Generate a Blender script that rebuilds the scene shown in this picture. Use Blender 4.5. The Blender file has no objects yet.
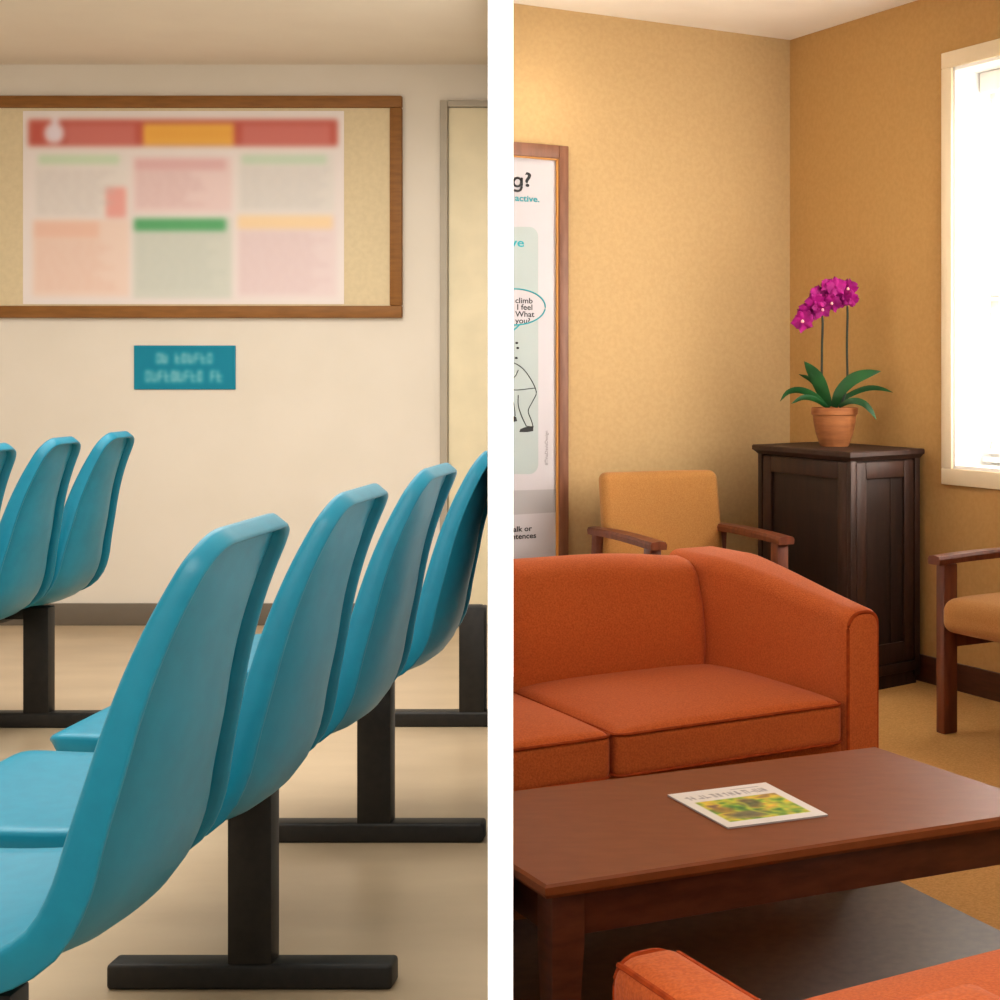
import bpy, bmesh, math, random
import numpy as np
from mathutils import Vector, Matrix

random.seed(7)
rng = np.random.default_rng(11)
scn = bpy.context.scene
COL = scn.collection
PI = math.pi

# ------------------------------------------------------------------ camera numbers
H, F, CX, CY = 1.15, 1600.0, 775.0, 368.0           # eye height, focal length in px, principal point


def at(px, py, Y):
    """point at depth Y that lies on the ray through photo pixel (px, py)"""
    return Vector(((px - CX) / F * Y, Y, H - (py - CY) / F * Y))


# room directions of the right-hand lounge
E1 = Vector((-.543, .840, 0)).normalized()           # along the window wall, away from us
E2 = Vector((E1.y, -E1.x, 0))                        # along the poster wall, to the right
CORNER = Vector((.062, 6.626, 0))
ZC = 2.508                                            # ceiling height

# ------------------------------------------------------------------ materials
MATS = {}


def lin(c):
    return tuple(((v / 255) / 12.92 if v / 255 <= .04045 else ((v / 255 + .055) / 1.055) ** 2.4) for v in c) + (1,)


def base_mat(name):
    m = bpy.data.materials.new(name)
    m.use_nodes = True
    nt = m.node_tree
    b = nt.nodes['Principled BSDF']
    MATS[name] = m
    return m, nt, b


def setin(b, rough=.5, spec=.5, metal=0, sheen=0, coat=0):
    b.inputs['Roughness'].default_value = rough
    b.inputs['Specular IOR Level'].default_value = spec
    b.inputs['Metallic'].default_value = metal
    b.inputs['Sheen Weight'].default_value = sheen
    b.inputs['Coat Weight'].default_value = coat


def noise_mat(name, c1, c2, scale=20, detail=4, rough=.6, bump=.0, bscale=None, stretch=(1, 1, 1),
              spec=.4, sheen=0, coat=0, lo=.35, hi=.65, bdist=.01):
    m, nt, b = base_mat(name)
    setin(b, rough, spec, 0, sheen, coat)
    tc = nt.nodes.new('ShaderNodeTexCoord')
    mp = nt.nodes.new('ShaderNodeMapping')
    mp.inputs['Scale'].default_value = stretch
    nt.links.new(tc.outputs['Object'], mp.inputs[0])
    n = nt.nodes.new('ShaderNodeTexNoise')
    n.inputs['Scale'].default_value = scale
    n.inputs['Detail'].default_value = detail
    nt.links.new(mp.outputs[0], n.inputs['Vector'])
    r = nt.nodes.new('ShaderNodeValToRGB')
    r.color_ramp.elements[0].position = lo
    r.color_ramp.elements[1].position = hi
    r.color_ramp.elements[0].color = lin(c1)
    r.color_ramp.elements[1].color = lin(c2)
    nt.links.new(n.outputs['Fac'], r.inputs[0])
    nt.links.new(r.outputs[0], b.inputs['Base Color'])
    if bump:
        n2 = nt.nodes.new('ShaderNodeTexNoise')
        n2.inputs['Scale'].default_value = bscale or scale
        n2.inputs['Detail'].default_value = 3
        nt.links.new(mp.outputs[0], n2.inputs['Vector'])
        bp = nt.nodes.new('ShaderNodeBump')
        bp.inputs['Strength'].default_value = bump
        bp.inputs['Distance'].default_value = bdist
        nt.links.new(n2.outputs['Fac'], bp.inputs['Height'])
        nt.links.new(bp.outputs[0], b.inputs['Normal'])
    return m


def plain(name, c, rough=.5, spec=.4, coat=0, var=.04):
    d = tuple(max(0, int(v * (1 - var))) for v in c)
    return noise_mat(name, d, c, scale=6, rough=rough, spec=spec, coat=coat)


def emit_mat(name, c, strength):
    m, nt, b = base_mat(name)
    b.inputs['Base Color'].default_value = lin(c)
    b.inputs['Emission Color'].default_value = lin(c)
    b.inputs['Emission Strength'].default_value = strength
    b.inputs['Roughness'].default_value = .8
    return m


def attr_mat(name, rough=.6, spec=.3):
    m, nt, b = base_mat(name)
    setin(b, rough, spec)
    a = nt.nodes.new('ShaderNodeAttribute')
    a.attribute_name = 'print'
    nt.links.new(a.outputs['Color'], b.inputs['Base Color'])
    return m


M_wall_l = noise_mat('cream_wall_paint', (224, 215, 201), (228, 219, 206), 3, rough=.8, spec=.2)
M_ceil_l = noise_mat('beige_ceiling_paint', (232, 220, 204), (235, 224, 208), 3, rough=.9, spec=.1)
M_floor_l = noise_mat('beige_vinyl_floor', (180, 158, 129), (195, 173, 143), 2.2, detail=6, rough=.33, spec=.35,
                      stretch=(1, 2.5, 1), lo=.3, hi=.7)
M_base_l = plain('taupe_skirting', (108, 97, 84), .6)
M_wall_r = noise_mat('tan_textured_wallpaper', (177, 135, 80), (183, 141, 85), 60, detail=2, rough=.75, spec=.2,
                     bump=.12, bscale=140, bdist=.003)
M_wall_p = noise_mat('tan_wallpaper_window_lit', (184, 152, 106), (190, 158, 111), 60, detail=2, rough=.75, spec=.2,
                     bump=.12, bscale=140, bdist=.003)  # tan wallpaper made paler, window light put into its base colour
M_ceil_r = noise_mat('warm_white_ceiling', (236, 226, 212), (240, 231, 218), 4, rough=.9, spec=.1)
M_floor_r = noise_mat('tan_carpet', (176, 132, 76), (196, 150, 92), 170, detail=3, rough=.95, spec=.1, bump=.4,
                      bscale=260, bdist=.004)
M_base_r = noise_mat('dark_brown_skirting_wood', (62, 32, 18), (82, 44, 25), 8, rough=.45, stretch=(1, 1, 8))
M_part = emit_mat('self_lit_white_paint', (255, 255, 255), 1.0)  # white paint with added glow, keeps the divider end pure white
M_shell = noise_mat('turquoise_moulded_plastic', (0, 113, 139), (2, 119, 145), 30, rough=.38, spec=.36, bump=.06,
                    bscale=420, bdist=.001)
M_black = noise_mat('black_powder_coat', (24, 22, 20), (32, 29, 26), 50, rough=.5, spec=.35)
M_boardwood = noise_mat('brown_board_frame_wood', (128, 82, 32), (144, 94, 40), 9, rough=.6, stretch=(1, 6, 6))
M_cork = noise_mat('tan_cork', (216, 198, 162), (222, 204, 168), 40, rough=.9, spec=.1)
M_print = attr_mat('printed_paper')
M_blue = noise_mat('teal_sign_plastic', (0, 130, 158), (2, 136, 164), 5, rough=.5, spec=.3)
M_doorl = plain('pale_cream_door_paint', (236, 223, 190), .55)
M_doorfr = plain('grey_door_frame_paint', (176, 166, 150), .6)
M_orange = noise_mat('orange_woven_upholstery', (190, 90, 40), (208, 106, 50), 260, detail=2, rough=.9, spec=.15,
                     sheen=.08, bump=.35, bscale=300, bdist=.003)
M_pipe = noise_mat('dark_orange_piping', (150, 58, 20), (176, 72, 26), 60, rough=.85, spec=.15)
M_tanfab = noise_mat('mustard_upholstery', (156, 106, 54), (172, 121, 66), 260, detail=3, rough=.9, spec=.15,
                     sheen=.08, bump=.3, bscale=280, bdist=.003)
M_chwood = noise_mat('reddish_brown_chair_wood', (84, 38, 20), (108, 54, 29), 7, rough=.42, stretch=(6, 6, 1), spec=.3)
M_tabtop = noise_mat('walnut_table_top', (128, 68, 33), (136, 74, 38), 5, detail=6, rough=.46, spec=.16, stretch=(3, 8, 4), coat=.0)
M_tab = noise_mat('dark_walnut_table_wood', (84, 42, 24), (104, 54, 32), 6, detail=5, rough=.4, stretch=(3, 3, 10))
M_cab = noise_mat('dark_mahogany_cabinet_wood', (38, 22, 15), (54, 31, 21), 6, detail=5, rough=.55, spec=.25, stretch=(6, 6, 1))
M_cabp = noise_mat('dark_mahogany_panel_wood', (28, 17, 13), (40, 24, 17), 6, detail=5, rough=.55, spec=.25, stretch=(7, 7, 1))
M_rug = noise_mat('dark_brown_rug', (66, 50, 38), (82, 63, 49), 40, rough=.42, spec=.4)
M_terra = noise_mat('terracotta', (124, 72, 38), (146, 90, 50), 9, rough=.7, spec=.2, stretch=(1, 1, 6), bump=.1, bscale=12)
M_soil = noise_mat('dark_potting_soil', (30, 22, 14), (58, 42, 28), 60, rough=.95)
M_leaf = noise_mat('glossy_green_leaf', (12, 54, 20), (26, 78, 32), 9, rough=.45, spec=.3)
M_stem = noise_mat('dark_green_stem', (22, 30, 20), (34, 44, 26), 20, rough=.6)
M_petal = noise_mat('magenta_petal', (112, 1, 80), (146, 6, 102), 25, rough=.6, spec=.2)
M_lip = noise_mat('pale_pink_flower_lip', (220, 120, 150), (240, 190, 160), 40, rough=.6)
M_winwood = noise_mat('cream_window_casing_paint', (226, 206, 172), (232, 212, 180), 5, rough=.5)
M_white = plain('white_window_paint', (250, 248, 244), .5, var=.01)
M_slat = plain('white_blind_slat', (250, 246, 238), .6, var=.01)
M_posfr = noise_mat('brown_poster_frame_wood', (112, 70, 48), (128, 82, 58), 10, rough=.5, stretch=(6, 6, 1))
M_lipgold = plain('honey_wood_inner_edge', (206, 140, 60), .5)
M_paper = plain('pale_pink_white_poster_paper', (190, 184, 188), .55, var=.01)
M_panel = plain('pale_grey_green_print', (166, 176, 174), .55, var=.01)
M_band = plain('light_grey_print', (166, 161, 162), .55, var=.01)
M_ink = plain('black_print_ink', (22, 22, 24), .6)
M_teal = plain('teal_print_ink', (20, 150, 160), .6)
M_greyink = plain('grey_print_ink', (130, 125, 125), .6)

m, nt, b = base_mat('window_glass')
setin(b, .02)
b.inputs['Base Color'].default_value = (1, 1, 1, 1)
b.inputs['Transmission Weight'].default_value = 1
b.inputs['IOR'].default_value = 1.02
M_glass = m

# ------------------------------------------------------------------ object helpers


def link(o, parent=None, label=None, cat=None, group=None, kind=None):
    COL.objects.link(o)
    if parent is not None:
        o.parent = parent
    if label:
        o['label'] = label
    if cat:
        o['category'] = cat
    if group:
        o['group'] = group
    if kind:
        o['kind'] = kind
    return o


def empty(name, loc, label, cat, group=None):
    o = bpy.data.objects.new(name, None)
    o.empty_display_size = .1
    o.location = loc
    return link(o, None, label, cat, group)


# the white divider between the two rooms: its two faces, and what stands against them is fitted to them
PXL, PXR = 488.0, 513.0
DL = Vector(((PXL - CX) / F, 1, 0)).normalized()
DR = Vector(((PXR - CX) / F, 1, 0)).normalized()
NL = Vector((-DL.y, DL.x, 0))          # points into the left room
NR = Vector((DR.y, -DR.x, 0))          # points into the right room


def fit(bm, side, fill=True):
    n = NL if side == 'L' else NR
    g = bm.verts[:] + bm.edges[:] + bm.faces[:]
    r = bmesh.ops.bisect_plane(bm, geom=g, plane_co=n * .001, plane_no=-n, clear_outer=True)
    ed = [e for e in r['geom_cut'] if isinstance(e, bmesh.types.BMEdge)]
    if ed and fill:
        try:
            bmesh.ops.holes_fill(bm, edges=ed, sides=0)
        except Exception:
            pass


def obj(name, bm, mat, parent=None, smooth=40, side=None, recalc=True, **kw):
    """bm holds WORLD coordinates; the parent (an Empty) is subtracted"""
    if side:
        fit(bm, side, name not in ('lettering', 'panel_print', 'band_print', 'speech_bubble', 'drawn_shoe', 'drawn_dot'))
        if not bm.faces:
            bm.free()
            return None
    if recalc:
        bmesh.ops.recalc_face_normals(bm, faces=bm.faces[:])
    me = bpy.data.meshes.new(name)
    org = Vector((0, 0, 0))
    if parent is not None:
        org = world_loc(parent)
    else:
        cs = [v.co for v in bm.verts]
        org = Vector((sum(c.x for c in cs) / len(cs), sum(c.y for c in cs) / len(cs), min(c.z for c in cs)))
    for v in bm.verts:
        v.co -= org
    bm.to_mesh(me)
    bm.free()
    for mm in (mat if isinstance(mat, (list, tuple)) else [mat]):
        me.materials.append(mm)
    if smooth:
        me.polygons.foreach_set('use_smooth', [True] * len(me.polygons))
        me.set_sharp_from_angle(angle=math.radians(smooth))
    o = bpy.data.objects.new(name, me)
    if parent is None:
        o.location = org
    return link(o, parent, **kw)


def world_loc(o):
    v = o.location.copy()
    while o.parent is not None:
        o = o.parent
        v += o.location
    return v


class Frame:
    """local (x, y, z) -> world, two horizontal axes and an origin"""
    def __init__(self, o, ex, ey):
        self.o, self.ex, self.ey = Vector(o), Vector(ex), Vector(ey)

    def __call__(self, x, y, z):
        return self.o + self.ex * x + self.ey * y + Vector((0, 0, z))


WORLD = Frame((0, 0, 0), (1, 0, 0), (0, 1, 0))


def box(bm, fr, x0, x1, y0, y1, z0, z1, r=.0, seg=2):
    vs = [bm.verts.new(fr(x, y, z)) for z in (z0, z1) for y in (y0, y1) for x in (x0, x1)]
    q = [(0, 1, 3, 2), (4, 6, 7, 5), (0, 4, 5, 1), (1, 5, 7, 3), (3, 7, 6, 2), (2, 6, 4, 0)]
    fs = [bm.faces.new([vs[i] for i in f]) for f in q]
    bmesh.ops.recalc_face_normals(bm, faces=fs)
    if r > 0:
        es = list({e for f in fs for e in f.edges})
        bmesh.ops.bevel(bm, geom=es, offset=r, segments=seg, profile=.5, affect='EDGES')


def taper_box(bm, fr, rings, r=.0):
    """rings: list of (x0,x1,y0,y1,z) bottom to top"""
    vv = []
    for x0, x1, y0, y1, z in rings:
        vv.append([bm.verts.new(fr(x, y, z)) for x, y in ((x0, y0), (x1, y0), (x1, y1), (x0, y1))])
    fs = [bm.faces.new(vv[0][::-1]), bm.faces.new(vv[-1])]
    for a, c in zip(vv, vv[1:]):
        for i in range(4):
            fs.append(bm.faces.new((a[i], a[(i + 1) % 4], c[(i + 1) % 4], c[i])))
    bmesh.ops.recalc_face_normals(bm, faces=fs)
    if r > 0:
        es = [e for e in {e for f in fs for e in f.edges} if e.calc_face_angle(0) > .5]
        bmesh.ops.bevel(bm, geom=es, offset=r, segments=2, profile=.5, affect='EDGES')


def tube(bm, pts, rad, seg=8, closed=False):
    n = len(pts)
    rings = []
    up = Vector((0, 0, 1))
    for i in range(n):
        a = pts[(i - 1) % n] if closed else pts[max(0, i - 1)]
        c = pts[(i + 1) % n] if closed else pts[min(n - 1, i + 1)]
        t = (c - a).normalized()
        s = t.cross(up)
        if s.length < .05:
            s = t.cross(Vector((1, 0, 0)))
        s.normalize()
        w = s.cross(t).normalized()
        rr = rad[i] if isinstance(rad, (list, tuple)) else rad
        rings.append([bm.verts.new(pts[i] + (s * math.cos(2 * PI * k / seg) + w * math.sin(2 * PI * k / seg)) * rr)
                      for k in range(seg)])
    m = n if closed else n - 1
    for i in range(m):
        a, c = rings[i], rings[(i + 1) % n]
        for k in range(seg):
            bm.faces.new((a[k], a[(k + 1) % seg], c[(k + 1) % seg], c[k]))
    if not closed:
        bm.faces.new(rings[0][::-1])
        bm.faces.new(rings[-1])


def catmull(pts, n):
    P = [Vector(p) for p in pts]
    P = [P[0] * 2 - P[1]] + P + [P[-1] * 2 - P[-2]]
    out = []
    for i in range(1, len(P) - 2):
        for k in range(n):
            t = k / n
            a, b_, c, d = P[i - 1], P[i], P[i + 1], P[i + 2]
            out.append(.5 * ((2 * b_) + (c - a) * t + (2 * a - 5 * b_ + 4 * c - d) * t * t + (3 * b_ - a - 3 * c + d) * t ** 3))
    out.append(P[-2].copy())
    return out


def resample(pts, n):
    L = [0]
    for a, c in zip(pts, pts[1:]):
        L.append(L[-1] + (c - a).length)
    out = []
    j = 0
    for k in range(n):
        s = L[-1] * k / (n - 1)
        while j < len(L) - 2 and L[j + 1] < s:
            j += 1
        u = (s - L[j]) / max(1e-9, L[j + 1] - L[j])
        out.append(pts[j].lerp(pts[j + 1], min(1, max(0, u))))
    return out


def lathe(bm, c, prof, seg=32):
    rings = []
    for r, z in prof:
        rings.append([bm.verts.new(c + Vector((r * math.cos(2 * PI * k / seg), r * math.sin(2 * PI * k / seg), z)))
                      for k in range(seg)])
    for a, d in zip(rings, rings[1:]):
        for k in range(seg):
            bm.faces.new((a[k], a[(k + 1) % seg], d[(k + 1) % seg], d[k]))
    bm.faces.new(rings[0][::-1])
    bm.faces.new(rings[-1])


def rbox(bm, fr, x0, x1, y0, y1, z0, z1, r, n=10, crown=0, k=4, warp=None):
    """rounded cushion-like box, crown lifts the top in the middle"""
    def coords(a, c):
        rr = min(r, (c - a) / 2 * .98)
        lo = [a + rr * i / k for i in range(k)]
        mid = [a + rr + (c - a - 2 * rr) * i / n for i in range(n + 1)]
        hi = [c - rr + rr * (i + 1) / k for i in range(k)]
        return lo + mid + hi, rr
    (xs, rx), (ys, ry), (zs, rz) = coords(x0, x1), coords(y0, y1), coords(z0, z1)
    rr = min(rx, ry, rz)

    def P(x, y, z):
        q = [min(max(x, x0 + rr), x1 - rr), min(max(y, y0 + rr), y1 - rr), min(max(z, z0 + rr), z1 - rr)]
        d = Vector((x - q[0], y - q[1], z - q[2]))
        if d.length > 1e-9:
            d = d.normalized() * rr
        p = [q[0] + d.x, q[1] + d.y, q[2] + d.z]
        if crown:
            u = (2 * p[0] - x0 - x1) / (x1 - x0)
            v = (2 * p[1] - y0 - y1) / (y1 - y0)
            h = (p[2] - z0) / (z1 - z0)
            p[2] += crown * max(0, 1 - u ** 4) * max(0, 1 - v ** 4) * max(0, h)
        if warp:
            p = warp(*p)
        return fr(*p)
    cache = {}

    def V(i, j, l):
        if (i, j, l) not in cache:
            cache[(i, j, l)] = bm.verts.new(P(xs[i], ys[j], zs[l]))
        return cache[(i, j, l)]
    X, Y, Z = len(xs) - 1, len(ys) - 1, len(zs) - 1
    for i in range(X):
        for j in range(Y):
            for l in (0, Z):
                bm.faces.new((V(i, j, l), V(i + 1, j, l), V(i + 1, j + 1, l), V(i, j + 1, l)))
    for i in range(X):
        for l in range(Z):
            for j in (0, Y):
                bm.faces.new((V(i, j, l), V(i + 1, j, l), V(i + 1, j, l + 1), V(i, j, l + 1)))
    for j in range(Y):
        for l in range(Z):
            for i in (0, X):
                bm.faces.new((V(i, j, l), V(i, j + 1, l), V(i, j + 1, l + 1), V(i, j, l + 1)))


def poly(bm, pts):
    return bm.faces.new([bm.verts.new(p) for p in pts])


def prism(bm, pts, z0, z1):
    a = [bm.verts.new(Vector((p[0], p[1], z0))) for p in pts]
    c = [bm.verts.new(Vector((p[0], p[1], z1))) for p in pts]
    bm.faces.new(a[::-1])
    bm.faces.new(c)
    n = len(pts)
    for i in range(n):
        bm.faces.new((a[i], a[(i + 1) % n], c[(i + 1) % n], c[i]))


# ------------------------------------------------------------------ THE SETTING
YW = 7.16                                             # back wall of the left waiting room
XL = -4.6


def onL(y):
    return DL * (y / DL.y)


def onR(y):
    return DR * (y / DR.y)


def onC(y):
    return Vector(((500.5 - CX) / F * y, y, 0))


# divider wall: starts 1.4 m from the camera, runs back to both rear walls
D0, D1 = 1.4, YW + .12
bm = bmesh.new()
prism(bm, [onL(D0 + .01).lerp(onC(D0 + .01), .01), onL(D1).lerp(onC(D1), .002), onR(D1).lerp(onC(D1), .002), onR(D0 + .01).lerp(onC(D0 + .01), .01)], -.02, ZC + .02)
bm.faces.ensure_lookup_table()
obj('wall_middle', bm, [M_white], smooth=0, kind='structure')
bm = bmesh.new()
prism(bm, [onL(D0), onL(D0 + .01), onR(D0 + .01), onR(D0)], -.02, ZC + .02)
obj('trim_1', bm, M_part, smooth=0, kind='structure')  # end cap of the divider, self-lit although it is no lamp

# left room shell
bm = bmesh.new()
box(bm, WORLD, XL - .1, onC(YW).x, YW, YW + .12, 0, ZC)
obj('wall_back', bm, M_wall_l, smooth=0, kind='structure')
bm = bmesh.new()
box(bm, WORLD, XL - .12, XL, -1.5, YW + .12, 0, ZC)
obj('wall_left', bm, M_wall_l, smooth=0, kind='structure')
bm = bmesh.new()
prism(bm, [(XL, -1.5, 0), onC(-1.5), onC(0), onC(YW), (XL, YW, 0)], -.05, 0)
obj('floor', bm, M_floor_l, smooth=0, kind='structure')
bm = bmesh.new()
prism(bm, [(XL, -1.5, 0), onC(-1.5), onC(0), onC(YW), (XL, YW, 0)], ZC, ZC + .05)
obj('ceiling', bm, M_ceil_l, smooth=0, kind='structure')
bm = bmesh.new()
box(bm, WORLD, XL, -1.51, YW - .016, YW - .001, 0, .098, .004)
obj('baseboard_back', bm, M_base_l, kind='structure')

# door at the right end of the left room's back wall
xd = at(441, 0, YW).x
zd = at(0, 101, YW).z
dr = bpy.data.objects.new('door_1', None)
dr.location = (xd + .1, YW - .03, 0)
link(dr, kind='structure')
bm = bmesh.new()
box(bm, WORLD, xd, xd + .034, YW - .03, YW - .001, 0, zd, .004)
box(bm, WORLD, xd + .034, xd + .9, YW - .03, YW - .001, zd - .03, zd, .004)
obj('door_frame', bm, M_doorfr, dr, side='L')
bm = bmesh.new()
box(bm, WORLD, xd + .036, xd + .9, YW - .012, YW - .001, .01, zd - .032, .002)
obj('door_leaf', bm, M_doorl, dr, side='L')

# right room shell
S_END = 8.6
tP = 1.235


def rw(s, d, z):
    """on the window wall: s from the corner towards us, d outwards, z up"""
    return CORNER - E1 * s + E2 * d + Vector((0, 0, z))


def bw(t, d, z):
    """on the poster wall: t from the corner to the left, d out into the room, z up"""
    return CORNER - E2 * t - E1 * d + Vector((0, 0, z))


FR_BW = Frame(CORNER, -E2, -E1)     # x=t, y=d
FR_RW = Frame(CORNER, -E1, E2)      # x=s, y=d

WS0, WS1, WZ0, WZ1 = 1.073, 2.15, .79, 2.225
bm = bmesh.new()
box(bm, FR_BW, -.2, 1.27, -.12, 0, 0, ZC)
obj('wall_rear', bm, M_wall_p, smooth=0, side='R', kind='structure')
bm = bmesh.new()
box(bm, FR_RW, 0, WS0, 0, .2, 0, ZC)
box(bm, FR_RW, WS1, S_END, 0, .2, 0, ZC)
box(bm, FR_RW, WS0, WS1, 0, .2, 0, WZ0)
box(bm, FR_RW, WS0, WS1, 0, .2, WZ1, ZC)
obj('wall_right', bm, M_wall_r, smooth=0, kind='structure')
pe = rw(S_END, 0, 0)
pb = bw(1.26, 0, 0)
foot = [onC(-1.5), (pe.x, -1.5, 0), pe, CORNER, pb, onC(5.9), onC(0)]
bm = bmesh.new()
prism(bm, [Vector(p) for p in foot], -.05, 0)
obj('floor_lounge', bm, M_floor_r, smooth=0, side=None, kind='structure')
bm = bmesh.new()
prism(bm, [Vector(p) for p in foot], ZC, ZC + .05)
obj('ceiling_lounge', bm, M_ceil_r, smooth=0, kind='structure')
bm = bmesh.new()
box(bm, FR_RW, .0, S_END, -.014, -.0005, 0, .098, .003)
obj('baseboard_right', bm, M_base_r, kind='structure')
bm = bmesh.new()
box(bm, FR_BW, .015, 1.25, .0005, .014, 0, .098, .003)
obj('baseboard_rear', bm, M_base_r, side='R', kind='structure')

# window in the window wall
win = bpy.data.objects.new('window_1', None)
win.location = rw((WS0 + WS1) / 2, 0, WZ0)
link(win, kind='structure')
bm = bmesh.new()
cw = .058
for a in ((WS0 - cw, WS1 + cw, WZ1, WZ1 + cw), (WS0 - cw, WS1 + cw, WZ0 - cw, WZ0), (WS0 - cw, WS0, WZ0, WZ1), (WS1, WS1 + cw, WZ0, WZ1)):
    box(bm, FR_RW, a[0], a[1], -.018, -.0005, a[2], a[3], .003)
obj('window_casing', bm, M_winwood, win)
bm = bmesh.new()
e = .012
for a in ((WS0, WS1, WZ1 - e, WZ1), (WS0, WS1, WZ0, WZ0 + e), (WS0, WS0 + e, WZ0, WZ1), (WS1 - e, WS1, WZ0, WZ1)):
    box(bm, FR_RW, a[0], a[1], -.008, .2, a[2], a[3])
obj('window_reveal', bm, M_white, win)
bm = bmesh.new()
zm = at(0, 300, 5.7).z
for a in ((WS0 + e, WS1 - e, WZ1 - e - .05, WZ1 - e), (WS0 + e, WS1 - e, WZ0 + e, WZ0 + e + .05), (WS0 + e, WS0 + e + .045, WZ0 + e, WZ1 - e),
          (WS1 - e - .045, WS1 - e, WZ0 + e, WZ1 - e), (WS0 + e, WS1 - e, zm - .025, zm + .025)):
    box(bm, FR_RW, a[0], a[1], .155, .185, a[2], a[3], .003)
obj('window_sash', bm, M_white, win)
bm = bmesh.new()
box(bm, FR_RW, WS0 + e + .03, WS1 - e - .03, .168, .172, WZ0 + .05, WZ1 - .05)
obj('glass_pane', bm, M_glass, win, smooth=0)

# blind hanging in the reveal
bl = empty('window_blind', rw((WS0 + WS1) / 2, .12, WZ0 + .02),
           'white horizontal slat blind hanging inside the bright window', 'blind')
bm = bmesh.new()
box(bm, FR_RW, WS0 + .02, WS1 - .02, .095, .145, WZ1 - .085, WZ1 - .014, .005)
obj('headrail', bm, M_slat, bl)
bm = bmesh.new()
z = WZ0 + .06
while z < WZ1 - .1:
    q = [FR_RW(x, .12 + dy, z + dz) for x, dy, dz in ((WS0 + .025, -.018, -.006), (WS1 - .025, -.018, -.006), (WS1 - .025, .018, .006), (WS0 + .025, .018, .006))]
    q2 = [p + Vector((0, 0, .002)) for p in q]
    a = [bm.verts.new(p) for p in q]
    c = [bm.verts.new(p) for p in q2]
    bm.faces.new(a[::-1]); bm.faces.new(c)
    for i in range(4):
        bm.faces.new((a[i], a[(i + 1) % 4], c[(i + 1) % 4], c[i]))
    z += .042
obj('slats', bm, M_slat, bl, smooth=0)
bm = bmesh.new()
box(bm, FR_RW, WS0 + .025, WS1 - .025, .105, .135, WZ0 + .022, WZ0 + .04, .003)
obj('bottom_rail', bm, M_slat, bl)

# ------------------------------------------------------------------ LEFT ROOM: TANDEM SEATING
# side profile of the front (sitting) edge, x forward is negative
FP = [(-1.415, .422), (-1.402, .438), (-1.37, .444), (-1.28, .441), (-1.12, .437), (-1.02, .441), (-.955, .450), (-.912, .466), (-.882, .492),
      (-.862, .535), (-.848, .59), (-.833, .646), (-.816, .710), (-.796, .773), (-.771, .836), (-.742, .895), (-.717, .938), (-.707, .951)]
NP = 400
prof = resample(catmull([(x, 0, z) for x, z in FP], 8), NP)
tang = [(prof[min(NP - 1, i + 3)] - prof[max(0, i - 3)]).normalized() for i in range(NP)]
rear = [Vector((t.z, 0, -t.x)) for t in tang]          # normal pointing to the back / underside
slen = sum((a - c).length for a, c in zip(prof, prof[1:]))
_e = [.055 * (1 - math.cos(k * PI / 2 / 8)) / slen for k in range(9)]
US = _e + [_e[-1] + (1 - 2 * _e[-1]) * (k + 1) / 46 for k in range(45)] + [1 - v for v in reversed(_e)]
NU = len(US)


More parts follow.
